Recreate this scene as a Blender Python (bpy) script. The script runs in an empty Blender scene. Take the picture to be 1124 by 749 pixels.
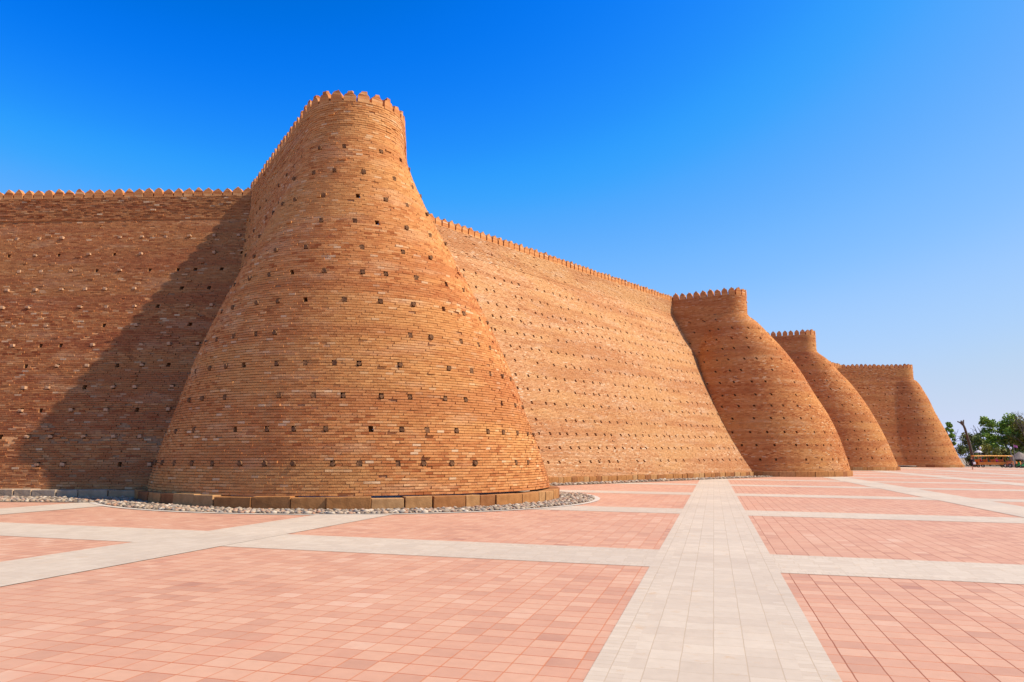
import bpy, bmesh, math, random
import numpy as np
from mathutils import Matrix, Vector
random.seed(7); RNG = np.random.default_rng(11)
R = math.radians
S = bpy.context.scene
COL = S.collection

# ------------------------------------------------------------------ camera, light, exposure
cam_d = bpy.data.cameras.new('camera'); cam = bpy.data.objects.new('camera', cam_d); COL.objects.link(cam)
CAM = np.array((0.0, 0.0, 1.6))
cam.location = CAM
cam.rotation_euler = (math.pi/2 + math.atan(127.5/800), 0, 0)
cam_d.sensor_width = 36; cam_d.lens = 800/1124*36
cam_d.clip_start = .1; cam_d.clip_end = 6000
S.camera = cam

SUN_EL, SUN_PHI = 50.0, 8.5          # elevation; azimuth measured from +X towards -Y
az = R(90 + SUN_PHI)
sun_vec = Vector((math.sin(az)*math.cos(R(SUN_EL)), math.cos(az)*math.cos(R(SUN_EL)), math.sin(R(SUN_EL))))
sl = bpy.data.lights.new('sun', 'SUN'); sl.energy = 5.0; sl.angle = R(.5); sl.color = (1.0, .90, .76)
so = bpy.data.objects.new('sun', sl); COL.objects.link(so)
so.rotation_euler = sun_vec.to_track_quat('Z', 'Y').to_euler(); so.location = (30, -20, 40)

W = bpy.data.worlds.new('World'); S.world = W; W.use_nodes = True
wn = W.node_tree; bg = wn.nodes['Background']
sky = wn.nodes.new('ShaderNodeTexSky'); sky.sky_type = 'NISHITA'; sky.sun_disc = False
sky.sun_elevation = R(SUN_EL); sky.sun_rotation = az
sky.air_density = .7; sky.dust_density = .5; sky.ozone_density = 4; sky.altitude = 200
# deep polarised blue overhead, pale at the horizon: grade the sky's three channels
def sky_curve(sock, pts):
    fc = wn.nodes.new('ShaderNodeFloatCurve'); c = fc.mapping.curves[0]
    while len(c.points) < len(pts): c.points.new(.5, .5)
    for p, (x, y) in zip(c.points, pts): p.location = (x/8, y)
    fc.mapping.update()
    dv = wn.nodes.new('ShaderNodeMath'); dv.operation = 'MULTIPLY'; dv.inputs[1].default_value = 1/8
    wn.links.new(sock, dv.inputs[0]); wn.links.new(dv.outputs[0], fc.inputs['Value']); return fc.outputs[0]
sp = wn.nodes.new('ShaderNodeSeparateColor'); cb = wn.nodes.new('ShaderNodeCombineColor')
wn.links.new(sky.outputs[0], sp.inputs[0])
for i, pts in enumerate((((0, 0), (.66, .001), (.78, .012), (.92, .04), (1.0, .075), (1.17, .145), (1.36, .216), (1.97, .40), (3.5, .58), (8, .72)),
                         ((0, 0), (.9, .09), (1.12, .155), (1.27, .205), (1.45, .28), (1.62, .36), (1.94, .43), (2.28, .50), (3.27, .63), (5.1, .69), (8, .75)),
                         ((0, 0), (1.5, .2), (2.1, .52), (2.35, .76), (2.6, .91), (2.9, .97), (3.5, .99), (5.7, .98), (6.7, .88), (8, .84)))):
    wn.links.new(sky_curve(sp.outputs[i], pts), cb.inputs[i])
gain = wn.nodes.new('ShaderNodeVectorMath'); gain.operation = 'SCALE'; gain.inputs['Scale'].default_value = 5.9
wn.links.new(cb.outputs[0], gain.inputs[0]); wn.links.new(gain.outputs[0], bg.inputs[0])
bg.inputs[1].default_value = .12
S.view_settings.view_transform = 'Standard'; S.view_settings.look = 'None'
S.view_settings.exposure = .5; S.view_settings.gamma = 1; S.view_settings.use_curve_mapping = False
S.render.engine = 'CYCLES'; S.cycles.max_bounces = 6

# ------------------------------------------------------------------ ground plane (drains slightly)
GN = np.array((0.007906, -0.004611, 1.0))
def gz(x, y): return -(GN[0]*x + GN[1]*y)

# ------------------------------------------------------------------ helpers
def setp(o, label=None, cat=None, group=None, kind=None):
    if label: o['label'] = label
    if cat: o['category'] = cat
    if group: o['group'] = group
    if kind: o['kind'] = kind
    return o
def link(name, me, parent=None):
    o = bpy.data.objects.new(name, me); COL.objects.link(o)
    if parent: o.parent = parent
    return o
def empty(name, loc, label, cat, group=None, rz=0):
    o = bpy.data.objects.new(name, None); COL.objects.link(o); o.location = loc; o.rotation_euler = (0, 0, rz)
    o.empty_display_size = .3
    return setp(o, label, cat, group)
def mesh_quads(name, V, F, mats, midx=None, tone=None):
    V = np.asarray(V, np.float32).reshape(-1, 3); F = np.asarray(F, np.int32).reshape(-1, 4)
    me = bpy.data.meshes.new(name)
    me.vertices.add(len(V)); me.vertices.foreach_set('co', V.ravel())
    me.loops.add(F.size); me.loops.foreach_set('vertex_index', F.ravel())
    me.polygons.add(len(F)); me.polygons.foreach_set('loop_start', np.arange(0, F.size, 4, dtype=np.int32))
    me.polygons.foreach_set('loop_total', np.full(len(F), 4, np.int32))
    for m in mats: me.materials.append(m)
    if midx is not None: me.polygons.foreach_set('material_index', np.asarray(midx, np.int32))
    if tone is not None:
        a = me.attributes.new('tone', 'FLOAT', 'FACE'); a.data.foreach_set('value', np.asarray(tone, np.float32))
    me.update(calc_edges=True); me.shade_flat()
    return me
def mesh_bm(name, bm, mats, smooth=False):
    me = bpy.data.meshes.new(name); bm.to_mesh(me); bm.free()
    for m in (mats if isinstance(mats, (list, tuple)) else [mats]): me.materials.append(m)
    if smooth:
        for p in me.polygons: p.use_smooth = True
    return me
def bm_box(bm, c, s, rz=0, bev=0, jit=0, M=None):
    r = bmesh.ops.create_cube(bm, size=1)
    vs = r['verts']
    for v in vs:
        v.co = Vector((v.co.x*s[0], v.co.y*s[1], v.co.z*s[2]))
        if jit: v.co += Vector((random.uniform(-jit, jit), random.uniform(-jit, jit), random.uniform(-jit, jit)))
    m = Matrix.Translation(c) @ Matrix.Rotation(rz, 4, 'Z')
    if M is not None: m = M @ m
    bmesh.ops.transform(bm, matrix=m, verts=vs)
    if bev:
        es = list({e for v in vs for e in v.link_edges})
        bmesh.ops.bevel(bm, geom=es, offset=bev, segments=2, affect='EDGES', profile=.6)
def bm_tube(bm, pts, rads, seg=8, cap=True):
    rings = []
    pts = [Vector(p) for p in pts]
    for i, p in enumerate(pts):
        t = (pts[min(i+1, len(pts)-1)] - pts[max(i-1, 0)]).normalized()
        a = Vector((1, 0, 0)) if abs(t.x) < .9 else Vector((0, 1, 0))
        u = t.cross(a).normalized(); w = t.cross(u)
        rings.append([bm.verts.new(p + (u*math.cos(2*math.pi*k/seg) + w*math.sin(2*math.pi*k/seg))*rads[i]) for k in range(seg)])
    for a, b in zip(rings, rings[1:]):
        for k in range(seg): bm.faces.new((a[k], a[(k+1) % seg], b[(k+1) % seg], b[k]))
    if cap:
        bm.faces.new(rings[0][::-1]); bm.faces.new(rings[-1])

# ------------------------------------------------------------------ materials
class NT:
    def __init__(s, name, rough=.9, spec=.2):
        s.m = bpy.data.materials.new(name); s.m.use_nodes = True; s.t = s.m.node_tree
        s.b = s.t.nodes['Principled BSDF']; s.b.inputs['Roughness'].default_value = rough
        s.b.inputs['Specular IOR Level'].default_value = spec
    def n(s, kind, **kw):
        nd = s.t.nodes.new('ShaderNode' + kind)
        for k, v in kw.items(): setattr(nd, k, v)
        return nd
    def l(s, a, b): s.t.links.new(a, b)
    def inp(s, sock, v):
        if isinstance(v, bpy.types.NodeSocket): s.l(v, sock)
        else: sock.default_value = v
    def math(s, op, a, b=0.0, c=0.0, clamp=False):
        nd = s.n('Math', operation=op, use_clamp=clamp)
        s.inp(nd.inputs[0], a); s.inp(nd.inputs[1], b); s.inp(nd.inputs[2], c)
        return nd.outputs[0]
    def mix(s, f, a, b, blend='MIX'):
        nd = s.n('MixRGB', blend_type=blend)
        s.inp(nd.inputs[0], f)
        for i, v in ((1, a), (2, b)):
            s.inp(nd.inputs[i], v if isinstance(v, bpy.types.NodeSocket) else (*v, 1))
        return nd.outputs[0]
    def ramp(s, f, stops, interp='LINEAR'):
        nd = s.n('ValToRGB'); cr = nd.color_ramp; cr.interpolation = interp
        while len(cr.elements) < len(stops): cr.elements.new(.5)
        for e, (p, c) in zip(cr.elements, stops): e.position = p; e.color = (*c, 1) if len(c) == 3 else c
        s.inp(nd.inputs[0], f); return nd.outputs[0]
    def coord(s, kind='Object', scale=(1, 1, 1)):
        tc = s.n('TexCoord'); mp = s.n('Mapping'); mp.inputs['Scale'].default_value = scale
        s.l(tc.outputs[kind], mp.inputs[0]); return mp.outputs[0]
    def noise(s, scale=1, detail=4, vec=None, rough=.55):
        nd = s.n('TexNoise'); nd.inputs['Scale'].default_value = scale; nd.inputs['Detail'].default_value = detail
        nd.inputs['Roughness'].default_value = rough
        if vec is not None: s.l(vec, nd.inputs['Vector'])
        return nd.outputs['Fac']
    def col(s, c): s.inp(s.b.inputs['Base Color'], c if isinstance(c, bpy.types.NodeSocket) else (*c, 1))
    def bump(s, h, strength=.5, dist=.02):
        nd = s.n('Bump'); nd.inputs['Strength'].default_value = strength; nd.inputs['Distance'].default_value = dist
        s.l(h, nd.inputs['Height']); s.l(nd.outputs[0], s.b.inputs['Normal'])

def simple(name, c, var=.15, scale=6, rough=.85, spec=.2, bump=0):
    t = NT(name, rough, spec)
    f = t.noise(scale, 4, t.coord())
    t.col(t.ramp(f, [(.3, tuple(x*(1-var) for x in c)), (.7, tuple(min(1, x*(1+var)) for x in c))]))
    if bump: t.bump(f, bump, .02)
    return t.m

def brick_material(name, stops, band_a, band_b, pale_c):
    t = NT(name, .93, .1)
    at = t.n('Attribute'); at.attribute_name = 'tone'
    c = t.ramp(at.outputs['Fac'], stops)
    big = t.noise(1, 5, t.coord(scale=(.14, .14, .5)))
    c = t.mix(t.math('MULTIPLY', t.ramp(big, [(.46, (0, 0, 0)), (.58, (1, 1, 1))]), .50), c, band_a)
    big2 = t.noise(1, 6, t.coord(scale=(.09, .09, 1.1)))
    c = t.mix(t.math('MULTIPLY', t.ramp(big2, [(.41, (1, 1, 1)), (.50, (0, 0, 0))]), .55), c, band_b)
    pale = t.noise(1, 4, t.coord(scale=(.4, .4, 2.2)))
    c = t.mix(t.math('MULTIPLY', t.ramp(pale, [(.56, (0, 0, 0)), (.68, (1, 1, 1))]), .38), c, pale_c)
    streak = t.noise(1, 4, t.coord(scale=(2.2, 2.2, .16)))
    c = t.mix(t.math('MULTIPLY', t.ramp(streak, [(.58, (0, 0, 0)), (.75, (1, 1, 1))]), .22), c, tuple(x*.62 for x in band_b))
    fine = t.noise(28, 4, t.coord())
    c = t.mix(.4, c, t.ramp(fine, [(.25, (.5, .5, .5)), (.75, (1, 1, 1))]), 'MULTIPLY')
    t.col(c); t.bump(fine, .6, .014)
    return t.m
def mortar_material():
    t = NT('mortar', .97, .05)
    f = t.noise(14, 5, t.coord())
    t.col(t.ramp(f, [(.3, (.29, .13, .055)), (.7, (.41, .21, .10))])); t.bump(f, .6, .015)
    return t.m
M_BRICK = brick_material('red_fired_brick', [(0, (.39, .125, .04)), (.2, (.51, .195, .067)), (.5, (.60, .26, .09)), (.8, (.65, .31, .12)), (.95, (.69, .39, .18)), (1, (.71, .47, .27))], (.63, .32, .11), (.45, .155, .055), (.68, .41, .22))
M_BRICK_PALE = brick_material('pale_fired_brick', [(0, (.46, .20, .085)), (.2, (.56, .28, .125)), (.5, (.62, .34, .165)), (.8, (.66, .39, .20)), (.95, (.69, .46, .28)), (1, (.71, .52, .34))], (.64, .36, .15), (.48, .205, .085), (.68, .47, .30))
M_MORTAR = mortar_material()
M_BRICK_SHADED = brick_material('shaded_fired_brick', [(0, (.29, .09, .035)), (.2, (.38, .135, .05)), (.5, (.45, .185, .07)), (.8, (.50, .23, .09)), (.95, (.57, .33, .16)), (1, (.64, .44, .26))], (.43, .20, .075), (.35, .115, .05), (.56, .34, .19))  # darker, redder copy of the brick: shade of the left wall put into its colour
M_LOG = simple('weathered_log_end', (.17, .085, .042), .4, 25, .95, .05, .5)
def stone_mat(name, stops, scale=3.5):
    t = NT(name, .9, .15)
    oi = t.n('ObjectInfo')
    base = t.ramp(oi.outputs['Random'], stops)
    f = t.noise(scale, 6, t.coord()); g = t.noise(22, 4, t.coord())
    c = t.mix(.6, base, t.ramp(f, [(.3, (.5, .42, .36)), (.65, (1, 1, 1))]), 'MULTIPLY')
    t.col(c); t.bump(t.math('ADD', f, t.math('MULTIPLY', g, .4)), .6, .03)
    return t.m
M_PLINTH = stone_mat('ochre_plinth_stone', [(0, (.27, .105, .04)), (.35, (.38, .165, .055)), (.75, (.42, .20, .07)), (1, (.44, .25, .11))])
M_PALE = stone_mat('pale_plinth_stone', [(0, (.34, .25, .17)), (.5, (.44, .34, .24)), (1, (.42, .26, .14))])

# tiled paving: object space x = along bands' b axis, y = along a axis (metres)
def tile_material(name, stops, joint, w=.25, jw=(.010, .006), seed=0., border=False, stain=(.5, .25, .1), joint2=None, bumpd=.006, swap=False):
    t = NT(name, .72, .25)
    tc = t.n('TexCoord'); sp = t.n('SeparateXYZ'); t.l(tc.outputs['Object'], sp.inputs[0])
    wob = t.noise(3.0, 2, t.coord())
    x = t.math('ADD', sp.outputs[0], t.math('MULTIPLY', t.math('SUBTRACT', wob, .5), .012)); y = t.math('ADD', sp.outputs[1], t.math('MULTIPLY', t.math('SUBTRACT', wob, .5), .014))
    u = t.math('DIVIDE', t.math('ADD', x, 500.0 + (seed if not border else 0)), w)
    cu = t.math('FLOOR', u); fu = t.math('SUBTRACT', u, cu)
    wy = w
    if border:   # narrow soldier bricks in the outermost columns (|x| > half width - w)
        edge = t.math('GREATER_THAN', t.math('ABSOLUTE', sp.outputs[0]), border)
        wy = t.math('SUBTRACT', w*1.12, t.math('MULTIPLY', edge, w*1.12 - w*.42))
    rowshift = t.n('TexWhiteNoise', noise_dimensions='1D'); t.l(cu, rowshift.inputs['W'])
    yy = t.math('ADD', y, 500.0)
    if border: yy = t.math('ADD', yy, t.math('MULTIPLY', rowshift.outputs[0], .12))
    v = t.math('DIVIDE', yy, wy)
    cv = t.math('FLOOR', v); fv = t.math('SUBTRACT', v, cv)
    cb = t.n('CombineXYZ'); t.l(cu, cb.inputs[0]); t.l(cv, cb.inputs[1])
    wnz = t.n('TexWhiteNoise', noise_dimensions='2D'); t.l(cb.outputs[0], wnz.inputs['Vector'])
    big = t.noise(.35, 4, t.coord())
    mid = t.noise(2.2, 4, t.coord(scale=(1, .35, 1)))
    val = t.math('ADD', t.math('MULTIPLY', wnz.outputs['Value'], .55 if border else .75), t.math('MULTIPLY', t.math('SUBTRACT', big, .38), .9))
    c = t.ramp(val, stops)
    fine = t.noise(9, 6, t.coord(scale=(1, 1, 1)))
    c = t.mix(.30, c, t.ramp(fine, [(.3, (.72, .70, .68)), (.7, (1, 1, 1))]), 'MULTIPLY')
    c = t.mix(t.math('MULTIPLY', t.ramp(mid, [(.60, (0, 0, 0)), (.75, (1, 1, 1))]), .35), c, stain)
    du = t.math('MINIMUM', fu, t.math('SUBTRACT', 1.0, fu)); dv = t.math('MINIMUM', fv, t.math('SUBTRACT', 1.0, fv))
    jn = t.noise(1.3, 3, t.coord())
    jwid = t.math('ADD', .45, t.math('MULTIPLY', jn, 1.1))
    ju = t.math('LESS_THAN', t.math('MULTIPLY', du, w), t.math('MULTIPLY', jwid, jw[0]/2))
    jv = t.math('LESS_THAN', t.math('MULTIPLY', dv, wy), t.math('MULTIPLY', jwid, jw[1]/2))
    if swap:     # neighbouring fields are laid a quarter turn apart: the long open joint changes direction
        fld = t.math('FLOOR', t.math('DIVIDE', t.math('ADD', sp.outputs[0], .07), 8.98))
        par = t.math('ABSOLUTE', t.math('MODULO', fld, 2.0))
        ca = t.mix(par, joint, joint2); cbk = t.mix(par, joint2, (.38, .10, .035))
        c = t.mix(t.math('MULTIPLY', jv, .9), c, cbk)
        c = t.mix(t.math('MULTIPLY', ju, t.math('SUBTRACT', .95, t.math('MULTIPLY', par, .30))), c, ca)
        dirt = t.noise(.11, 6, t.coord(), .65)
        c = t.mix(t.math('MULTIPLY', t.ramp(dirt, [(.50, (0, 0, 0)), (.68, (1, 1, 1))]), .28), c, (.40, .25, .17))
    else:
        c = t.mix(t.math('MULTIPLY', jv, .85), c, joint2 or joint)
        c = t.mix(t.math('MULTIPLY', ju, .9), c, joint)
        spots = t.noise(3.4, 5, t.coord(), .7)
        c = t.mix(t.math('MULTIPLY', t.ramp(spots, [(.60, (0, 0, 0)), (.70, (1, 1, 1))]), .5), c, (.46, .28, .14))
        dirt = t.noise(.16, 6, t.coord(), .65)
        c = t.mix(t.math('MULTIPLY', t.ramp(dirt, [(.44, (0, 0, 0)), (.62, (1, 1, 1))]), .36), c, (.36, .29, .225))
    t.col(c)
    hgt = t.math('SUBTRACT', t.math('ADD', t.math('MULTIPLY', fine, .25), t.math('MULTIPLY', wnz.outputs['Value'], .2)), t.math('MAXIMUM', ju, jv))
    t.bump(hgt, .5, bumpd)
    return t.m
M_RED = tile_material('red_paving_tile', [(0, (.37, .18, .12)), (.08, (.435, .225, .145)), (.30, (.49, .258, .165)), (.75, (.52, .292, .187)), (1, (.55, .345, .24))], (.25, .075, .03), joint2=(.45, .135, .045), stain=(.50, .21, .13), seed=.07, jw=(.012, .013), swap=True)
M_WHITE = tile_material('pale_band_tile', [(0, (.47, .375, .28)), (.5, (.52, .425, .32)), (1, (.565, .465, .355))], (.40, .30, .20), border=.63, stain=(.56, .42, .28), jw=(.008, .006))
M_DIRT = simple('gravel_bed_soil', (.27, .20, .14), .25, 5, .95, .1, .4)
M_EARTH = simple('dusty_earth', (.30, .23, .16), .25, .2, .95, .1)
M_CURB = simple('pale_kerb_stone', (.50, .43, .35), .12, 5, .8)
def pebble_mat():
    t = NT('pebble', .8, .3)
    gi = t.n('Attribute'); gi.attribute_name = 'tone'
    c = t.ramp(gi.outputs['Fac'], [(0, (.11, .08, .055)), (.2, (.22, .16, .11)), (.4, (.35, .26, .17)), (.55, (.23, .20, .17)), (.7, (.36, .18, .10)), (.9, (.42, .33, .23)), (1, (.48, .40, .31))])
    t.col(c); return t.m
M_PEB = pebble_mat()

# ------------------------------------------------------------------ ground, plaza, bands
TH = R(15.3)
ub = Vector((math.cos(TH), -math.sin(TH), 0)); nrm = Vector(GN).normalized()
ub = (ub - nrm*ub.dot(nrm)).normalized(); ua = nrm.cross(ub)
PLANE = Matrix(((ub.x, ua.x, nrm.x, 0), (ub.y, ua.y, nrm.y, 0), (ub.z, ua.z, nrm.z, 0), (0, 0, 0, 1)))
PINV = PLANE.inverted()
def sheet(name, pts, m, h, label, kind='structure', cat=None, M=None):
    bm = bmesh.new(); vs = [bm.verts.new((p[0], p[1], 0)) for p in pts]; f = bm.faces.new(vs)
    bmesh.ops.recalc_face_normals(bm, faces=[f])
    if f.normal.z < 0: f.normal_flip()
    o = link(name, mesh_bm(name, bm, m)); o.matrix_world = (M or PLANE) @ Matrix.Translation((0, 0, h))
    return setp(o, label, cat, None, kind)
sheet('ground', [(-2500, -2500), (2500, -2500), (2500, 2500), (-2500, 2500)], M_EARTH, -.02, 'dusty earth reaching to the horizon behind the plaza', cat='ground')
sheet('plaza', [(-160, -60), (90, -60), (90, 141), (-160, 141)], M_RED, 0, 'plaza of square red clay tiles in front of the fortress', cat='paving')
def band(cx, hw, y0, y1, h, along_a, label):
    bm = bmesh.new(); vs = [bm.verts.new(p) for p in ((-hw, y0, 0), (hw, y0, 0), (hw, y1, 0), (-hw, y1, 0))]; bm.faces.new(vs)
    o = link('paving_band', mesh_bm('paving_band', bm, M_WHITE))
    L = Matrix.Translation((cx, 0, h)) if along_a else Matrix.Translation((0, cx, h)) @ Matrix.Rotation(-math.pi/2, 4, 'Z')
    o.matrix_world = PLANE @ L
    return setp(o, label, 'paving band', 'pale stone bands crossing the red plaza', 'structure')
for k in range(-5, 10):
    band(-.07 + 8.98*k, .89, -40, 141, .008, True, 'pale stone band running away from the viewer towards the wall')
for k in range(-4, 14):
    band(2.0 + 10.05*k, .99, -155, 90, .004, False, 'pale stone band running across the plaza parallel to the front edge')

# ------------------------------------------------------------------ masonry builder
def pchip(xs, ys, x):
    xs = np.array(xs, float); ys = np.array(ys, float); h = np.diff(xs); dl = np.diff(ys)/h
    m = np.zeros_like(ys); m[0] = dl[0]; m[-1] = dl[-1]
    for i in range(1, len(xs)-1):
        m[i] = 0 if dl[i-1]*dl[i] <= 0 else 2*dl[i-1]*dl[i]/(dl[i-1]+dl[i])
    i = int(np.clip(np.searchsorted(xs, x)-1, 0, len(h)-1)); t = (x-xs[i])/h[i]
    return (2*t**3-3*t**2+1)*ys[i]+(t**3-2*t**2+t)*h[i]*m[i]+(-2*t**3+3*t**2)*ys[i+1]+(t**3-t**2)*h[i]*m[i+1]

class Line:
    """plan curve of one height: points (x, y, z), arc length measured from `zero` (0 = at the nose or start)"""
    def __init__(s, P, zero):
        s.P = np.asarray(P, float); d = np.hypot(*np.diff(s.P[:, :2], axis=0).T)
        s.S = np.concatenate([[0], np.cumsum(d)]); s.S -= np.interp(zero, np.arange(len(s.S)), s.S)
    def at(s, q): return np.stack([np.interp(q, s.S, s.P[:, k]) for k in range(3)], -1)
    def frame(s, q, e=.05):
        a, b = s.at(np.asarray(q)-e), s.at(np.asarray(q)+e); t = b[..., :2]-a[..., :2]
        t /= np.maximum(np.linalg.norm(t, axis=-1, keepdims=True), 1e-9)
        return t, np.stack([t[..., 1], -t[..., 0]], -1)

def masonry(parent, name, fn, ncourse, bl, jit, hole_rows, inside=None, gap=.017, vgap=.005, mdepth=.042, erode=None, mat=None, rough_top=0, stub=.004, hole_w=.15, frac=.5, seed=1):
    """fn(t) -> Line for t in 0..1.  Builds every brick of the face as its own block in one mesh; returns hole list."""
    rg = np.random.default_rng(seed)
    Vs, Fs, Ms, Ts = [], [], [], []; nv = 0; holes = []
    lines = [fn(k/ncourse) for k in range(ncourse+1)]
    hole_at = {}
    for (k, sp, off) in hole_rows: hole_at[k] = (sp, off)
    cur = None
    for k in range(ncourse):
        L0, L1 = lines[k], lines[k+1]; LM = fn((k+.5)/ncourse)
        s0, s1 = LM.S[0]+.06, LM.S[-1]-.06
        b = np.arange(math.floor(s0/bl)*bl, s1, bl) + (bl/2 if k % 2 else 0) + rg.normal(0, bl*.05)
        b = b + rg.normal(0, bl*.05, len(b)); b = b[(b > s0) & (b < s1)]
        hs = []
        if k in hole_at:
            sp, off = hole_at[k]
            n0, n1 = math.ceil((s0+.4)/sp), math.floor((s1-.4)/sp)
            hs = [(j*sp + off + rg.uniform(-.19, .19)*sp) for j in range(n0, n1+1) if rg.random() > .13]
            cur = hs
        elif (k-1) in hole_at: hs = cur
        flag = np.zeros(max(len(b)-1, 0), bool)
        if hs:
            for h in hs: b = b[(b < h-hole_w/2-.035) | (b > h+hole_w/2+.035)]
            hh = np.array(hs); b = np.sort(np.concatenate([b, hh-hole_w/2, hh+hole_w/2]))
            mid = (b[1:]+b[:-1])/2; flag = np.abs(mid[:, None]-hh[None]).min(1) < .02
        A, B = b[:-1], b[1:]; mid = (A+B)/2
        pm = LM.at(mid); tn, nn = LM.frame(mid)
        keep = np.ones(len(A), bool)
        if inside is not None: keep = ~inside(pm)
        if k in hole_at:
            for h in hs:
                p = LM.at(np.array([h]))[0]; t2, n2 = LM.frame(np.array([h]))
                if inside is None or not inside(p[None])[0]:
                    holes.append((np.array((p[0], p[1], L1.at(np.array([h]))[0][2])), n2[0], t2[0]))
        # --- mortar backing (slopes with the batter), left open at holes
        mk = keep & ~flag
        if mk.any():
            qa, qb = A[mk], B[mk]
            def off(L, q): 
                p = L.at(q); _, n_ = L.frame(q); p[:, :2] -= n_*mdepth; return p
            f0 = np.array([(L0.S[-1])/max(LM.S[-1], 1e-6)]) ; 
            V = np.stack([off(L0, qa), off(L0, qb), off(L1, qb), off(L1, qa)], 1)
            n = len(V); Vs.append(V.reshape(-1, 3)); Fs.append(np.arange(4*n).reshape(-1, 4)+nv); nv += 4*n
            Ms.append(np.ones(n)); Ts.append(np.zeros(n))
        # --- niches behind the holes
        hk = keep & flag
        for i in np.nonzero(hk)[0]:
            p0, p1 = LM.at(A[i]), LM.at(B[i]); n_ = np.array((nn[i][0], nn[i][1], 0))
            z0, z1 = L0.at(mid[i])[2], L1.at(mid[i])[2]
            f = [np.array((p0[0], p0[1], z0))-n_*.02, np.array((p1[0], p1[1], z0))-n_*.02, np.array((p1[0], p1[1], z1))-n_*.02, np.array((p0[0], p0[1], z1))-n_*.02]
            bk = [q-n_*.32 for q in f]
            Vs.append(np.array(f+bk)); q = np.array([(4, 5, 6, 7), (0, 4, 7, 3), (5, 1, 2, 6)] + ([(0, 1, 5, 4)] if k in hole_at else [(3, 7, 6, 2)]))
            Fs.append(q+nv); nv += 8; Ms.append(np.ones(len(q))); Ts.append(np.zeros(len(q)))
        # --- bricks
        bk = keep & ~flag & (rg.random(len(A)) > .003)
        if erode is not None: bk &= ~erode(pm, rg)
        n = int(bk.sum())
        if not n: continue
        a, c = A[bk]+vgap*.5, B[bk]-vgap*.5
        pa, pb = LM.at(a), LM.at(c); nb = nn[bk]
        z0a, z0b = L0.at(a)[:, 2]+gap*.5, L0.at(c)[:, 2]+gap*.5
        z1a, z1b = L1.at(a)[:, 2]-gap*.5, L1.at(c)[:, 2]-gap*.5
        zj = rg.normal(0, .0025, n)
        d = rg.normal(0, jit, n) - (rg.random(n) < .05)*rg.uniform(.0, .03, n) + (rg.random(n) < stub)*rg.uniform(.03, .07, n)
        V = np.zeros((n, 8, 3))
        for q, (p, z) in enumerate(((pa, z0a), (pb, z0b), (pb, z1b), (pa, z1a))):
            jj = rg.normal(0, .003, n)
            V[:, q, :2] = p[:, :2] + nb*(d+jj)[:, None]; V[:, q, 2] = z + zj + rg.normal(0, .0015, n)
            V[:, q+4, :2] = p[:, :2] - nb*.14; V[:, q+4, 2] = z + zj
        q = np.array([(0, 1, 2, 3), (3, 2, 6, 7), (4, 5, 1, 0), (4, 0, 3, 7), (1, 5, 6, 2)])
        F = (q[None]+8*np.arange(n)[:, None, None]+nv).reshape(-1, 4)
        Vs.append(V.reshape(-1, 3)); Fs.append(F); nv += 8*n; Ms.append(np.zeros(5*n))
        tone = np.clip(rg.normal(.5, .23, n) + rg.normal(0, .06), 0, 1); Ts.append(np.repeat(tone, 5))
    me = mesh_quads(name, np.concatenate(Vs), np.concatenate(Fs), [mat or M_BRICK, M_MORTAR], np.concatenate(Ms), np.concatenate(Ts))
    o = link(name, me, parent)
    return o, holes

def score(p, n):
    """how large something at p with outward normal n shows in the photo"""
    d = p-CAM; dist = np.linalg.norm(d); x, y, z = d
    if y < 1: return 0
    px = 562+800*x/y
    f = -(d[0]*n[0]+d[1]*n[1])/dist
    return max(f, .02)/dist**2*(1 if -60 < px < 1184 else .02)

def beam_mesh(r, l, seg, rg):
    bm = bmesh.new()
    pts = [(0, -.26, 0), (0, l, 0)]
    bm_tube(bm, pts, (r, r*.95), seg)
    for v in bm.verts: v.co += Vector((rg.normal(0, r*.07), rg.normal(0, .006), rg.normal(0, r*.07)))
    return bm
def stub_mesh(w, h, l, rg):
    bm = bmesh.new(); bm_box(bm, (0, (l-.26)/2, 0), (w, l+.26, h), bev=.008, jit=.008); return bm

def add_beams(parent, holes, r, part, mat, kinds, empty_frac, seed):
    rg = np.random.default_rng(seed)
    meshes = [mesh_bm(part, k, mat) for k in kinds]
    items = []
    for p, n, t in holes:
        if rg.random() < empty_frac: continue
        M = Matrix(((-t[0], n[0], 0, p[0]+n[0]*rg.uniform(-.02, .02)), (-t[1], n[1], 0, p[1]+n[1]*rg.uniform(-.02, .02)), (0, 0, 1, p[2]), (0, 0, 0, 1)))
        M = M @ Matrix.Rotation(rg.normal(0, .08), 4, 'Z') @ Matrix.Rotation(rg.normal(0, .06), 4, 'X') @ Matrix.Rotation(rg.normal(0, .15), 4, 'Y')
        items.append((score(p, n), M, meshes[int(rg.integers(len(meshes)))]))
    items.sort(key=lambda i: -i[0])
    for sc, M, me in items[:100]:
        o = link(part, me, parent); o.matrix_local = M
    if len(items) > 100:
        bm = bmesh.new()
        for sc, M, me in items[100:]:
            n0 = len(bm.verts); bm.from_mesh(me); bm.verts.ensure_lookup_table()
            bmesh.ops.transform(bm, matrix=M, verts=bm.verts[n0:])
        o = link(part, mesh_bm(part, bm, mat), parent); o['kind'] = 'stuff'

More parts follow.
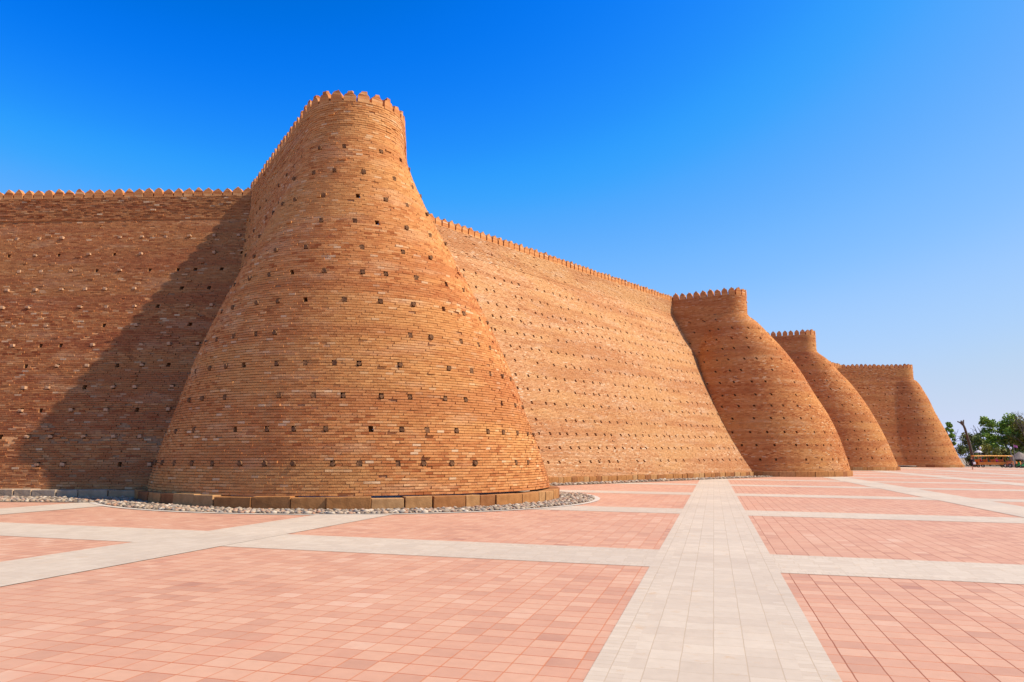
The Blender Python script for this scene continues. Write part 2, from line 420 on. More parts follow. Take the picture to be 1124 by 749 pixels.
def merlon_meshes(w, h, d, style, rg, n=9):
    out = []
    for q in range(n):
        if style == 'ogee': pr = [(-.5, 0), (-.5, .42), (-.44, .62), (-.30, .80), (-.12, .92), (0, 1.02), (.12, .92), (.30, .80), (.44, .62), (.5, .42), (.5, 0)]
        elif style == 'worn': pr = [(-.5, 0), (-.5, .42), (-.38, .66), (-.27, .70), (-.20, .98), (.18, 1.0), (.25, .74), (.38, .64), (.5, .40), (.5, 0)]
        else: pr = [(-.5, 0), (-.5, .48), (-.28, .76), (-.05, 1.0), (.06, 1.0), (.28, .76), (.5, .48), (.5, 0)]
        bm = bmesh.new(); rings = []
        for y in (-d/2, -d/6, d/6, d/2):
            rings.append([bm.verts.new((x*w + (rg.normal(0, .016) if z > 0 else 0), y + (rg.normal(0, .006) if z > 0 else 0), z*h + (rg.normal(0, .018) if z > 0 else -.06))) for x, z in pr])
        for a, b in zip(rings, rings[1:]):
            for k in range(len(pr)): bm.faces.new((a[k], a[(k+1) % len(pr)], b[(k+1) % len(pr)], b[k]))
        bm.faces.new(rings[0]); bm.faces.new(rings[-1][::-1])
        bmesh.ops.recalc_face_normals(bm, faces=bm.faces)
        # brick courses of the merlon: cut lines give every course its own face and tone
        for k in range(1, int(h/.075)+1):
            r = bmesh.ops.bisect_plane(bm, geom=bm.verts[:]+bm.edges[:]+bm.faces[:], plane_co=(0, 0, k*.075), plane_no=(0, 0, 1))
        me = mesh_bm('merlon', bm, M_BRICK)
        a = me.attributes.new('tone', 'FLOAT', 'FACE')
        tn = {}
        for i, p in enumerate(me.polygons):
            key = int(p.center.z/.075); tn.setdefault(key, float(np.clip(rg.normal(.5, .25), 0, 1))); a.data[i].value = tn[key]
        out.append(me)
    return out
def add_merlons(parent, line, s0, s1, pitch, w, h, d, style, seed, inside=None, setback=.0, hv=.06):
    rg = np.random.default_rng(seed)
    ms = merlon_meshes(w, h, d, style, rg)
    n = int((s1-s0)/pitch)
    for i in range(n):
        s = s0+(i+.5)*pitch; p = line.at(s); t, nn = line.frame(s)
        if inside is not None and inside(p[None])[0]: continue
        c = p[:2]-nn*(d/2+setback)
        o = link('merlon', ms[int(rg.integers(len(ms)))], parent)
        sc = 1+rg.normal(0, hv)
        o.matrix_local = Matrix(((t[0], -nn[0], 0, c[0]), (t[1], -nn[1], 0, c[1]), (0, 0, 1, p[2]), (0, 0, 0, 1))) @ Matrix.Diagonal((1, 1, sc, 1)) @ Matrix.Rotation(rg.normal(0, .04), 4, 'Z') @ Matrix.Rotation(rg.normal(0, .025), 4, 'Y')
def add_coping(parent, line, s0, s1, width=.55, n=80):
    """walkway on top of the parapet and its inner face"""
    q = np.linspace(s0, s1, n); p = line.at(q); _, nn = line.frame(q)
    V = np.zeros((n, 3, 3)); V[:, 0] = p; V[:, 0, :2] -= nn*.02; V[:, 1] = p; V[:, 1, :2] -= nn*width; V[:, 2] = V[:, 1]; V[:, 2, 2] -= 1.2
    V[:, :2, 2] -= .012
    F = []
    for i in range(n-1):
        a = 3*i; b = a+3
        F += [(a, b, b+1, a+1), (a+1, b+1, b+2, a+2)]
    return link('coping', mesh_quads('coping', V, F, [M_MORTAR], None, np.full(len(F), .4)), parent)

def plinth(parent, path, h, depth, lmin, lmax, mat, seed, zoff=0, jit=.008):
    """row of dressed stone blocks along a plan path (list of xy), standing on the ground"""
    rg = np.random.default_rng(seed); P = np.array([(x, y, 0) for x, y in path]); L = Line(P, 0)
    s = .0
    while s < L.S[-1]-.2:
        l = min(rg.uniform(lmin, lmax), L.S[-1]-s); m = s+l/2
        p = L.at(m); t, n = L.frame(m, l/2*.9)
        bm = bmesh.new(); hh = h*rg.uniform(.94, 1.04)
        bm_box(bm, (0, 0, 0), (l-rg.uniform(.015, .05), depth, hh+.1), bev=.018, jit=jit)
        o = link('plinth_block', mesh_bm('plinth_block', bm, mat), parent)
        c = p[:2]-n*(depth/2+rg.uniform(-.015, .02)); z = gz(*c)+(hh-.1)/2+zoff
        o.matrix_local = Matrix(((t[0], -n[0], 0, c[0]), (t[1], -n[1], 0, c[1]), (0, 0, 1, z), (0, 0, 0, 1))) @ Matrix.Rotation(rg.normal(0, .012), 4, 'Z')
        s += l

def unit(a): return np.array((math.cos(R(a)), math.sin(R(a))))
def bastion_fn(Cb, Rb, Ct, Rt, zs, gs, H, al, ar, fl, zb, par, overhang=.05, k=.14, sm=.30, neck=0):
    """bell-shaped nose (circle growing downwards) in front of a narrower neck that runs back into the fortress wall"""
    Cb, Ct = np.array(Cb), np.array(Ct)
    dl, dr = unit(al), unit(ar); nl, nr = unit(al+90), unit(ar-90)
    def cut(L, d, C, r):
        w = L-C; b = w@d; c = w@w-r*r; q = b*b-c
        return L+d*max(-b+math.sqrt(q), 0) if q > 0 else L
    def fn(t):
        z = zb+t*(H-zb)
        up = z > H-par
        g = 0.0 if up else max(pchip(zs, gs, z), 0)
        C = Ct+g*(Cb-Ct); r = Rt+g*(Rb-Rt)+(overhang if up else 0)
        w = Rt-neck+(overhang if up else k*(H-par-z)+.10*(H-par-z)**2/(H-par))
        A, B = cut(Ct+nl*w, dl, C, r), cut(Ct+nr*w, dr, C, r)
        a0, a1 = math.atan2(*(A-C)[::-1]), math.atan2(*(B-C)[::-1])
        while a1 < a0: a1 += 2*math.pi
        ang = np.linspace(a0, a1, 121)
        arc = C+r*np.stack([np.cos(ang), np.sin(ang)], -1)
        P = np.concatenate([[A+dl*fl], arc, [B+dr*fl]])
        S_ = np.concatenate([[0], np.cumsum(np.hypot(*np.diff(P, axis=0).T))])
        q = np.linspace(0, S_[-1], int(S_[-1]/.12)); P = np.stack([np.interp(q, S_, P[:, 0]), np.interp(q, S_, P[:, 1])], -1)
        ker = np.exp(-.5*(np.arange(-15, 16)*.12/sm)**2); ker /= ker.sum()
        Q = np.concatenate([P[:1]+(P[:1]-P[1:2])*np.arange(15, 0, -1)[:, None], P, P[-1:]+(P[-1:]-P[-2:-1])*np.arange(1, 16)[:, None]])
        P = np.stack([np.convolve(Q[:, 0], ker, 'valid'), np.convolve(Q[:, 1], ker, 'valid')], -1)
        mid = np.interp(C[0]*0+S_[1]+(S_[-2]-S_[1])/2, q, np.arange(len(q)))
        return Line(np.concatenate([P, np.full((len(P), 1), z)], 1), mid)
    return fn
def wall_fn(base, top, zb, par, bow=0.0, overhang=.04, parn=None):
    """base, top: lists of (x, y[, z]) with the same number of points; vertical parapet of height par"""
    B = np.array([(x, y) for x, y in base], float); T = np.array([(p[0], p[1]) for p in top], float); HZ = np.array([p[2] for p in top], float)
    def fn(t):
        g = []
        for i in range(len(B)):
            z = zb+t*(HZ[i]-zb); hp = HZ[i]-par
            if z >= hp: p = T[i]; f = 1
            else:
                f = (z-zb)/(hp-zb); ff = f + bow*f*(1-f)
                p = B[i]+(T[i]-B[i])*ff
            g.append((p[0], p[1], z))
        P = np.array(g)
        if t*1.0001 > 0:
            d = P[-1, :2]-P[0, :2]; d /= np.linalg.norm(d); nn = np.array((d[1], -d[0]))
            over = (zb+t*(HZ[0]-zb) >= HZ[0]-par)
            if over: P[:, :2] += nn*overhang
        # subdivide
        out = []
        for a, b in zip(P, P[1:]):
            for q in np.linspace(0, 1, 20, endpoint=False): out.append(a+(b-a)*q)
        out.append(P[-1])
        return Line(np.array(out), 0)
    return fn
def rows(z0, dz, zb, H, n, sp, top_margin, rg):
    out = []; z = z0; i = 0
    while z < H-top_margin:
        k = int((z-zb)/(H-zb)*n); out.append((k, sp*rg.uniform(.93, 1.08), sp*(.5 if i % 2 else 0)+rg.uniform(-.2, .2)))
        z += dz*rg.uniform(.94, 1.06); i += 1
    return out

# ---------------- walls' planes, used to drop bricks buried inside the fortress
LB = [(-46, 25.55), (-9, 25.55)]
LT = [(-46, 32.2, 13.0), (-8, 34.0, 14.3)]
RB = [(-1.9, 35.6), (20.5, 59.6)]
RT = [(-6.6, 35.9, 14.3), (18.6, 72.3, 16.4)]
FB = [(20.5, 59.6), (38.6, 93.2), (57, 116), (76, 137.5)]
FT = [(14.5, 67.6, 16.3), (33.8, 98, 17.1), (53.6, 120.7, 16.6), (66, 134, 16.4)]
def behind(base, top):
    B0, B1 = np.array(base[0]), np.array(base[-1]); T0, T1 = np.array(top[0]), np.array(top[-1])
    def f(p, m=.5):
        t = np.clip(p[:, 2]/np.mean((T0[2], T1[2])), 0, 1)[:, None]
        a = B0+(T0[:2]-B0)*t; b = B1+(T1[:2]-B1)*t; d = b-a; d = d/np.linalg.norm(d, axis=1, keepdims=True)
        n = np.stack([d[:, 1], -d[:, 0]], -1)
        return ((p[:, :2]-a)*n).sum(1) < -m
    return f
bL, bR = behind(LB, LT), behind(RB, RT)
bF1, bF2, bF3 = behind(FB[:2], FT[:2]), behind(FB[1:3], FT[1:3]), behind(FB[2:], FT[2:])

rg = np.random.default_rng(3)
HOLDER = []
# ---------------- nearest bastion
T1 = dict(Cb=(-5.86, 28.5), Rb=7.45, Ct=(-6.0, 26.33), Rt=1.85, zs=[0, 1.5, 3, 5, 7, 9, 11, 12.3, 13.4, 14.3], gs=[1.003, .927, .83, .701, .535, .343, .15, .051, 0, 0])
base = empty('brick_bastion', (0, 0, 0), 'nearest and largest bell shaped brick bastion, standing on ochre stone blocks at the corner', 'bastion', 'brick bastions of the fortress')
f1 = bastion_fn(**T1, H=14.3, al=121.5, ar=97, fl=9.5, zb=.50, par=.9, overhang=.008)
ins1 = lambda p: bL(p) & bR(p)
o, holes = masonry(base, 'brickwork', f1, 165, .25, .006, rows(1.37, 1.0, .5, 14.3, 165, 1.0, 1.6, rg), ins1, hole_w=.14, seed=5)
r2 = np.random.default_rng(8)
add_beams(base, holes, .07, 'beam_end', M_LOG, [beam_mesh(r2.uniform(.066, .092), r2.uniform(-.03, .05), 12, r2) for _ in range(12)], .08, 21)
add_merlons(base, f1(1), -12.2, 12.5, .50, .41, .36, .30, 'worn', 31, ins1)
add_coping(base, f1(1), -12.3, 12.5)
cx, cy = T1['Cb']
ang = np.radians(np.linspace(172, 382, 120))
plinth(base, [(cx+7.66*math.cos(a), cy+7.66*math.sin(a)) for a in ang], .34, .55, .45, 1.3, M_PLINTH, 41, 0, .016)

# ---------------- left wall
base = empty('fortress_wall', (0, 0, 0), 'dim battlemented brick wall left of the nearest bastion, crossed by its shadow', 'wall', 'brick walls of the fortress'); base['kind'] = 'thing'
fL = wall_fn(LB, LT, .42, 1.1, overhang=.10)
def rowsT(n, step, first, sp, last):   # rows given as course numbers
    out = []; k = first; i = 0
    while k < last:
        out.append((k, sp*rg.uniform(.93, 1.08), sp*(.5 if i % 2 else 0)+rg.uniform(-.2, .2))); k += int(step*rg.uniform(.92, 1.08)); i += 1
    return out
def erode_left(p, rg):
    x, z = p[:, 0], p[:, 2]
    w = np.sin(x*2.1)+np.sin(x*4.7+1)*.6+np.sin(x*9.1)*.3
    return (((np.abs(z-2.25-.06*w) < .10) & (x > -19.5) & (x < -11) & (rg.random(len(x)) < .55)) | ((np.abs(z-2.75) < .09) & (w > 1.0) & (x > -19) & (rg.random(len(x)) < .6)))
o, holes = masonry(base, 'brickwork', fL, 163, .25, .011, rowsT(163, 11.8, 10, 1.1, 143), None, stub=.02, mat=M_BRICK_SHADED, erode=erode_left, seed=6)
LST = mat = simple('pale_stub_brick', (.46, .27, .15), .3, 12, .9)
add_beams(base, holes, .07, 'stub_brick', LST, [stub_mesh(r2.uniform(.13, .17), r2.uniform(.09, .13), r2.uniform(.02, .13), r2) for _ in range(8)], .30, 22)
add_merlons(base, fL(1), 13, fL(1).S[-1]-3.6, .465, .41, .38, .30, 'point', 32)
add_coping(base, fL(1), 2, fL(1).S[-1]-3.2)
plinth(base, [(-40, 25.1), (-11.8, 25.1)], .27, .75, .6, 1.1, M_PALE, 42)

# ---------------- right wall
base = empty('fortress_wall', (0, 0, 0), 'bright sunlit battlemented brick wall between the nearest bastion and the next one', 'wall', 'brick walls of the fortress'); base['kind'] = 'thing'
fR = wall_fn(RB, RT, .45, 1.3)
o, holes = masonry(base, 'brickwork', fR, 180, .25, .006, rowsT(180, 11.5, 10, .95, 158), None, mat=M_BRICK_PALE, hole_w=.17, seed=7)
add_beams(base, holes, .06, 'beam_end', M_LOG, [beam_mesh(r2.uniform(.06, .075), r2.uniform(-.14, -.05), 8, r2) for _ in range(6)], .45, 23)
add_merlons(base, fR(1), 1.0, fR(1).S[-1]-3, .60, .50, .48, .34, 'ogee', 33)
add_coping(base, fR(1), .5, fR(1).S[-1]-2)
dR = np.array(RB[1])-np.array(RB[0]); dR = dR/np.linalg.norm(dR); nR = np.array((dR[1], -dR[0]))
p0, p1 = np.array(RB[0])+nR*.12, np.array(RB[1])+nR*.12
plinth(base, [tuple(p0+dR*4), tuple(p1)], .36, .5, .45, 1.0, M_PLINTH, 43)

# ---------------- bastions beyond
def far_bastion(label, prm, H, al, ar, fl, par, ins, nc, bl, seed, pitch, mw, mh, ms0, ms1, kf, sp):
    base = empty('brick_bastion', (0, 0, 0), label, 'bastion', 'brick bastions of the fortress')
    f = bastion_fn(**prm, H=H, al=al, ar=ar, fl=fl, zb=.3, par=par, overhang=0, k=kf)
    o, holes = masonry(base, 'brickwork', f, nc, bl, .006, rows(1.4, 1.05, .3, H, nc, sp, par+.5, rg), ins, hole_w=.16, seed=seed)
    add_beams(base, holes, .06, 'beam_end', M_LOG, [beam_mesh(r2.uniform(.045, .06), r2.uniform(-.10, .0), 8, r2) for _ in range(4)], .35, seed+50)
    add_merlons(base, f(1), ms0, ms1, pitch, mw, mh, .36, 'ogee', seed+70, ins)
    add_coping(base, f(1), ms0-.2, ms1+.2)
    g0 = pchip(prm['zs'], prm['gs'], .3); C = np.array(prm['Ct'])+g0*(np.array(prm['Cb'])-np.array(prm['Ct'])); a = np.radians(np.linspace(al+90-25, ar+270+25, 90)); r = prm['Rt']+g0*(prm['Rb']-prm['Rt'])+.10
    plinth(base, [(C[0]+r*math.cos(q), C[1]+r*math.sin(q)) for q in a], .42, .5, .5, 1.3, M_PLINTH, seed+90)
    return base
far_bastion('second bastion from the left, its nearer flank meeting the long sunlit wall',
    dict(Cb=(21.6, 64.5), Rb=7.7, Ct=(20.05, 66.2), Rt=1.68, zs=[0, 1.5, 3, 5, 7, 9, 11, 12.5, 13.6, 14.6, 16.2], gs=[.952, .913, .865, .773, .643, .519, .361, .219, .110, 0, 0]),
    16.2, 150, 124, 9.5, 1.7, lambda p: bR(p) & bF1(p), 185, .27, 61, .65, .52, .60, -9.6, 9, .30, 1.25)
far_bastion('third bastion from the left, partly hidden behind the second one',
    dict(Cb=(40.5, 92.4), Rb=7.9, Ct=(38.2, 94.7), Rt=1.68, zs=[0, 1.5, 3, 5, 7, 9, 11, 12.5, 14, 15.4, 17.3], gs=[.91, .857, .808, .728, .634, .521, .385, .256, .135, 0, 0]),
    17.3, 157, 127, 10.5, 1.9, lambda p: bF1(p) & bF2(p), 190, .30, 62, .72, .58, .64, -9.6, 9, .30, 1.4)
far_bastion('farthest bastion at the right end, with a wide flat parapet',
    dict(Cb=(67.1, 122.5), Rb=8.0, Ct=(66.1, 123.3), Rt=1.9, zs=[0, 1.5, 3, 5, 7, 9, 11, 12.5, 14.38, 14.4, 16.4], gs=[.83, .744, .674, .581, .472, .361, .269, .182, .03, 0, 0]),
    16.4, 178, 120, 13, 2.0, lambda p: bF2(p) & bF3(p), 170, .34, 63, .72, .58, .64, -12.5, 9, .20, 1.3)
base = empty('fortress_wall', (0, 0, 0), 'far stretch of battlemented wall showing between the third and the farthest bastion', 'wall', 'brick walls of the fortress'); base['kind'] = 'thing'
fF = wall_fn(FB, FT, .2, 1.8)
o, holes = masonry(base, 'brickwork', fF, 150, .40, .007, [], None, seed=9)
LF = fF(1)
add_merlons(base, LF, 40, 72, .72, .58, .64, .36, 'ogee', 36)
add_coping(base, LF, 1, LF.S[-1]-1)

# ------------------------------------------------------------------ gravel aprons and kerb
def to_local(x, y): v = PINV @ Vector((x, y, gz(x, y))); return (v.x, v.y)
rcx, rcy = cx+.15, cy-.35
def ring(r, a0=150, a1=395, n=70): return [(rcx+r*math.cos(R(a)), rcy+r*math.sin(R(a))) for a in np.linspace(a0, a1, n)]
def strip_mesh(name, A, B, mat, h, label, cat, up=0):
    V = []; F = []
    for (a, b) in zip(A, B):
        for p in (a, b): V.append((p[0], p[1], gz(*p)+h))
    for i in range(len(A)-1): F.append((2*i, 2*i+1, 2*i+3, 2*i+2))
    o = link(name, mesh_quads(name, V, F, [mat])); return setp(o, label, cat, None, 'structure')
strip_mesh('gravel_bed', ring(6.8), ring(8.8), M_DIRT, .013, 'soil bed of the cobble apron around the nearest bastion', 'gravel bed')
strip_mesh('kerb_ring', ring(8.8), ring(8.98), M_CURB, .014, 'thin pale kerb curving around the cobble apron of the nearest bastion', 'kerb')
strip_mesh('gravel_bed', [(-44, 25.9), (-11.2, 25.9)], [(-44, 23.0), (-11.2, 23.0)], M_DIRT, .017, 'soil strip with cobbles along the foot of the left wall', 'gravel bed')
q0, q1 = np.array(RB[0])+dR*2, np.array(RB[1])
strip_mesh('gravel_bed', [tuple(q0-nR*.3), tuple(q1-nR*.3)], [tuple(q0+nR*1.5), tuple(q1+nR*1.5)], M_DIRT, .019, 'soil strip with cobbles along the foot of the sunlit wall', 'gravel bed')
# pebbles: one mesh of many squashed, jittered stones
ico = bmesh.new(); bmesh.ops.create_icosphere(ico, subdivisions=1, radius=1)
IV = np.array([v.co[:] for v in ico.verts]); IF = np.array([[v.index for v in f.verts] for f in ico.faces]); ico.free()
def pebbles(name, pts, smin, smax, label, seed):
    rg = np.random.default_rng(seed); Vs = []; T = []
    for x, y in pts:
        s = rg.uniform(smin, smax)*(1.35 if rg.random() < .1 else 1); a = rg.uniform(0, 6.28); e = rg.uniform(.6, 1)
        v = IV*(1+rg.normal(0, .13, (len(IV), 1))); v = v*np.array((s, s*e, s*rg.uniform(.35, .6)))
        c, d = math.cos(a), math.sin(a)
        Vs.append(np.stack([v[:, 0]*c-v[:, 1]*d+x, v[:, 0]*d+v[:, 1]*c+y, v[:, 2]+gz(x, y)+.02+s*.12], -1)); T.append(rg.random())
    n = len(Vs); V = np.concatenate(Vs)
    F = (IF[None]+len(IV)*np.arange(n)[:, None, None]).reshape(-1, 3)
    me = bpy.data.meshes.new(name); me.vertices.add(len(V)); me.vertices.foreach_set('co', V.astype(np.float32).ravel())
    me.loops.add(F.size); me.loops.foreach_set('vertex_index', F.astype(np.int32).ravel()); me.polygons.add(len(F))
    me.polygons.foreach_set('loop_start', np.arange(0, F.size, 3, dtype=np.int32)); me.polygons.foreach_set('loop_total', np.full(len(F), 3, np.int32))
    me.materials.append(M_PEB); at = me.attributes.new('tone', 'FLOAT', 'FACE'); at.data.foreach_set('value', np.repeat(np.array(T), len(IF)).astype(np.float32))
    me.update(calc_edges=True)
    setp(link(name, me), label, 'cobbles', None, 'stuff')
def scatter(n, f, mind, rg):
    cell = {}; out = []
    for _ in range(n):
        p = f(rg); k = (int(p[0]/mind), int(p[1]/mind))
        if any((q[0]-p[0])**2+(q[1]-p[1])**2 < mind*mind for i in (-1, 0, 1) for j in (-1, 0, 1) for q in cell.get((k[0]+i, k[1]+j), ())): continue
        cell.setdefault(k, []).append(p); out.append(p)
    return out
rg = np.random.default_rng(77)
def fr(rg):
    a = R(rg.uniform(172, 375)); r = math.sqrt(rg.uniform(7.55**2, 8.74**2)); return (rcx+r*math.cos(a), rcy+r*math.sin(a))
pebbles('cobbles', scatter(16000, fr, .105, rg), .05, .095, 'loose round cobbles packed around the foot of the nearest bastion', 1)
def fl_(rg): return (rg.uniform(-32, -12.2), rg.uniform(23.1, 25.1))
pebbles('cobbles', scatter(12000, fl_, .115, rg), .05, .095, 'loose cobbles scattered along the foot of the left wall', 2)
def fr_(rg):
    p = q0+dR*rg.uniform(1, 29)+nR*rg.uniform(.1, 1.4); return tuple(p)
pebbles('cobbles', scatter(3000, fr_, .19, rg), .08, .13, 'thin strip of cobbles along the foot of the sunlit wall', 3)

# ------------------------------------------------------------------ trees, shrubs
M_BARK = simple('grey_brown_bark', (.11, .085, .065), .3, 8, .95, .1, .6)
def leaf_mat(name, a, b):
    t = NT(name, .6, .3)
    at = t.n('Attribute'); at.attribute_name = 'tone'
    t.col(t.ramp(at.outputs['Fac'], [(0, a), (1, b)])); return t.m
M_FRESH = leaf_mat('fresh_green_leaf', (.15, .23, .02), (.33, .45, .06))
M_OLIVE = leaf_mat('olive_leaf', (.15, .145, .02), (.30, .28, .045))
M_DARK = leaf_mat('dark_green_leaf', (.08, .11, .02), (.19, .23, .04))
M_DRY = leaf_mat('reddish_brown_bud', (.10, .06, .03), (.17, .11, .05))
def crown_mesh(name, rg, clumps, n, size, mat):
    """clumps: (x, y, z, rx, rz); leaf-sized faces gathered in clumps with gaps between"""
    V = []; T = []
    wts = np.array([c[3]**2*c[4] for c in clumps]); wts = wts/wts.sum()
    for c, m in zip(clumps, rg.multinomial(n, wts)):
        d = rg.normal(0, 1, (m, 3)); d /= np.linalg.norm(d, axis=1, keepdims=True); d *= (rg.random(m)**.45)[:, None]
        d += .22*np.sin(d[:, [1, 2, 0]]*7+rg.uniform(0, 6))*np.abs(d)
        P = d*np.array((c[3], c[3], c[4]))+np.array(c[:3])
        ct = rg.uniform(.1, .9)
        for p in P:
            u = rg.normal(0, 1, 3); u /= np.linalg.norm(u); w = np.cross(u, rg.normal(0, 1, 3)); w /= np.linalg.norm(w)
            s = size*rg.uniform(.6, 1.3)
            V += [p-u*s, p+w*s*.55, p+u*s, p-w*s*.55]; T.append(np.clip(ct+rg.normal(0, .2), 0, 1))
    F = np.arange(len(V)).reshape(-1, 4)
    return mesh_quads(name, V, F, [mat], None, T)
def branchy(bm, p, d, l, r, depth, rg, tips):
    q = p+d*l; mid = (p+q)/2+Vector(rg.normal(0, l*.05, 3)); bm_tube(bm, [p, mid, q], [r, r*.8, r*.62], 6 if r > .05 else 4, False)
    tips.append(q)
    if depth == 0: return
    for k in range(int(rg.integers(2, 4))):
        e = (d+Vector(rg.normal(0, .5, 3))+Vector((0, 0, .12))).normalized()
        branchy(bm, q, e, l*rg.uniform(.6, .82), r*.62, depth-1, rg, tips)
def tree(name, x, y, h, w, trunk_h, r, mat, label, cat, group, seed, n=2600, leaf=.22, spread=1, depth=3, base_z=0):
    rg = np.random.default_rng(seed); z = gz(x, y)+base_z
    root = empty(name, (x, y, z), label, cat, group)
    bm = bmesh.new(); tips = []
    top = Vector((rg.normal(0, .12), rg.normal(0, .12), trunk_h))
    bm_tube(bm, [Vector((0, 0, -.2)), Vector((0, 0, trunk_h*.5))+Vector((.06, 0, 0)), top], [r*1.25, r, r*.8], 8, False)
    for k in range(4):
        a = k*1.57+rg.uniform(0, 1); d = Vector((math.cos(a)*.55, math.sin(a)*.55, 1)).normalized()
        branchy(bm, top, d, (h-trunk_h)*.34, r*.6, depth-1, rg, tips)
    link('trunk', mesh_bm('trunk', bm, M_BARK, True), root)
    if mat is None: return root
    cl = []
    for k in range(int(16*spread)+8):
        f = rg.random(); zz = trunk_h*.85+(h-trunk_h*.85)*(.08+.84*f)
        rr = w/2*math.sin(math.pi*min(.95, .18+.74*f))**.8
        a = rg.uniform(0, 6.28); q = rr*math.sqrt(rg.random())*.75
        s = w*rg.uniform(.12, .24)
        cl.append((q*math.cos(a), q*math.sin(a), zz, s, s*rg.uniform(.6, 1.0)))
    link('crown', crown_mesh('crown', rg, cl, int(n*1.5), leaf, mat), root)
    return root
def shrub(x, y, h, w, mat, label, group, seed, n=1500):
    rg = np.random.default_rng(seed); root = empty('shrub', (x, y, gz(x, y)), label, 'shrub', group)
    bm = bmesh.new(); tips = []
    for k in range(6): branchy(bm, Vector((rg.normal(0, w*.12), rg.normal(0, .3), -.1)), Vector((rg.normal(0, .45), rg.normal(0, .3), 1)).normalized(), h*.4, .05, 2, rg, tips)
    link('stems', mesh_bm('stems', bm, M_BARK), root)
    cl = [(rg.uniform(-.42, .42)*w, rg.normal(0, .6), h*rg.uniform(.15, .8), w*rg.uniform(.13, .22), h*rg.uniform(.15, .25)) for _ in range(11)]
    link('foliage', crown_mesh('foliage', rg, cl, n, .17, mat), root)
GT = 'trees beyond the plaza'
def PX(px, D): return (px-562)/800*D     # sight line of a photo column at depth D, for setting out
tree('leafy_tree', PX(1038.5, 160), 160, 9.3, 2.6, 3.2, .16, M_FRESH, 'fresh green tree top just showing above the slope of the farthest bastion', 'tree', GT, 101, 1700)
tree('leafy_tree', PX(1058, 152), 152, 6.6, 4.4, 2.2, .14, M_OLIVE, 'thin olive green tree close behind the bare leaning trunk', 'tree', GT, 102, 1100, .2)
tree('leafy_tree', PX(1067, 148), 148, 6.2, 3.6, 2.0, .12, M_DARK, 'low dark tree in the gap between bare trunk and bright green tree', 'tree', GT, 103, 900, .2)
tree('leafy_tree', PX(1079.5, 150), 150, 10.2, 4.4, 2.8, .20, M_FRESH, 'bright green upright tree with an open crown behind the shuttle roof', 'tree', GT, 104, 2000, .24)
tree('leafy_tree', PX(1106, 150), 150, 10.2, 6.4, 2.2, .24, M_FRESH, 'big round green tree near the right edge above the thatched kiosk', 'tree', GT, 105, 3600, .24, 1.6)
tree('leafy_tree', PX(1118, 146), 146, 9.2, 6.0, 2.0, .22, M_OLIVE, 'broad olive brown tree at the right edge under the bare branches', 'tree', GT, 106, 3000, .22, 1.5)
tree('leafy_tree', PX(1090, 158), 158, 6.8, 4.2, 2.0, .15, M_FRESH, 'small light green tree filling the gap between the two tallest green crowns', 'tree', GT, 107, 1200, .22)
tree('leafy_tree', PX(1142, 150), 150, 9.5, 7, 2.2, .22, M_OLIVE, 'tall olive tree just outside the right edge of the photo', 'tree', GT, 108, 2600, .24, 1.3)
tree('bare_tree', PX(1124, 136), 136, 10.8, 4.0, 4.4, .22, None, 'leafless tree with fine dark branches at the right edge', 'tree', GT, 109, depth=5)
GS = 'shrubs behind the parked vehicles'
for (px, D, h, w, m, lab) in ((1056, 138, 4.2, 3.6, M_DARK, 'dark shrub beside the foot of the farthest bastion'), (1079, 139, 4.3, 3.6, M_OLIVE, 'olive brown shrub behind the left half of the orange shuttle roof'),
                              (1092, 140, 4.5, 4.0, M_OLIVE, 'yellowish olive shrub behind the right half of the orange shuttle roof'), (1103, 139, 3.4, 3.0, M_OLIVE, 'olive shrub left of the thatched kiosk roof'),
                              (1118, 138, 3.6, 4.2, M_DARK, 'dark green shrub behind the thatched kiosk'), (1061, 133, 2.3, 2.0, M_DARK, 'low dark shrub at the foot of the bare leaning trunk'), (1069, 144, 3.4, 2.6, M_DRY, 'reddish brown leafless shrub behind the pale parasol')):
    shrub(PX(px, D), D, h, w, m, lab, GS, int(px))
# pollarded dead trunk leaning left
D = 127; x0 = PX(1062.5, D); root = empty('dead_trunk', (x0, D, gz(x0, D)), 'bare dark trunk leaning left, forked at its tip, beside the farthest bastion', 'dead tree')
bm = bmesh.new(); bm_tube(bm, [(0, 0, -.2), (-.15, 0, 1.6), (-.55, 0, 4.2), (-1.05, 0, 6.6), (-1.3, 0, 7.3)], [.30, .27, .23, .19, .17], 8)
link('trunk', mesh_bm('trunk', bm, M_BARK, True), root)
for pts in ([(-1.2, 0, 7.0), (-1.75, .1, 7.6), (-2.15, .1, 7.75)], [(-1.25, 0, 7.1), (-1.2, 0, 7.8), (-1.05, .1, 8.0)], [(-1.3, 0, 7.2), (-1.6, 0, 7.9)]):
    bm = bmesh.new(); bm_tube(bm, pts, [.15, .12, .10][:len(pts)], 6); link('limb', mesh_bm('limb', bm, M_BARK), root)

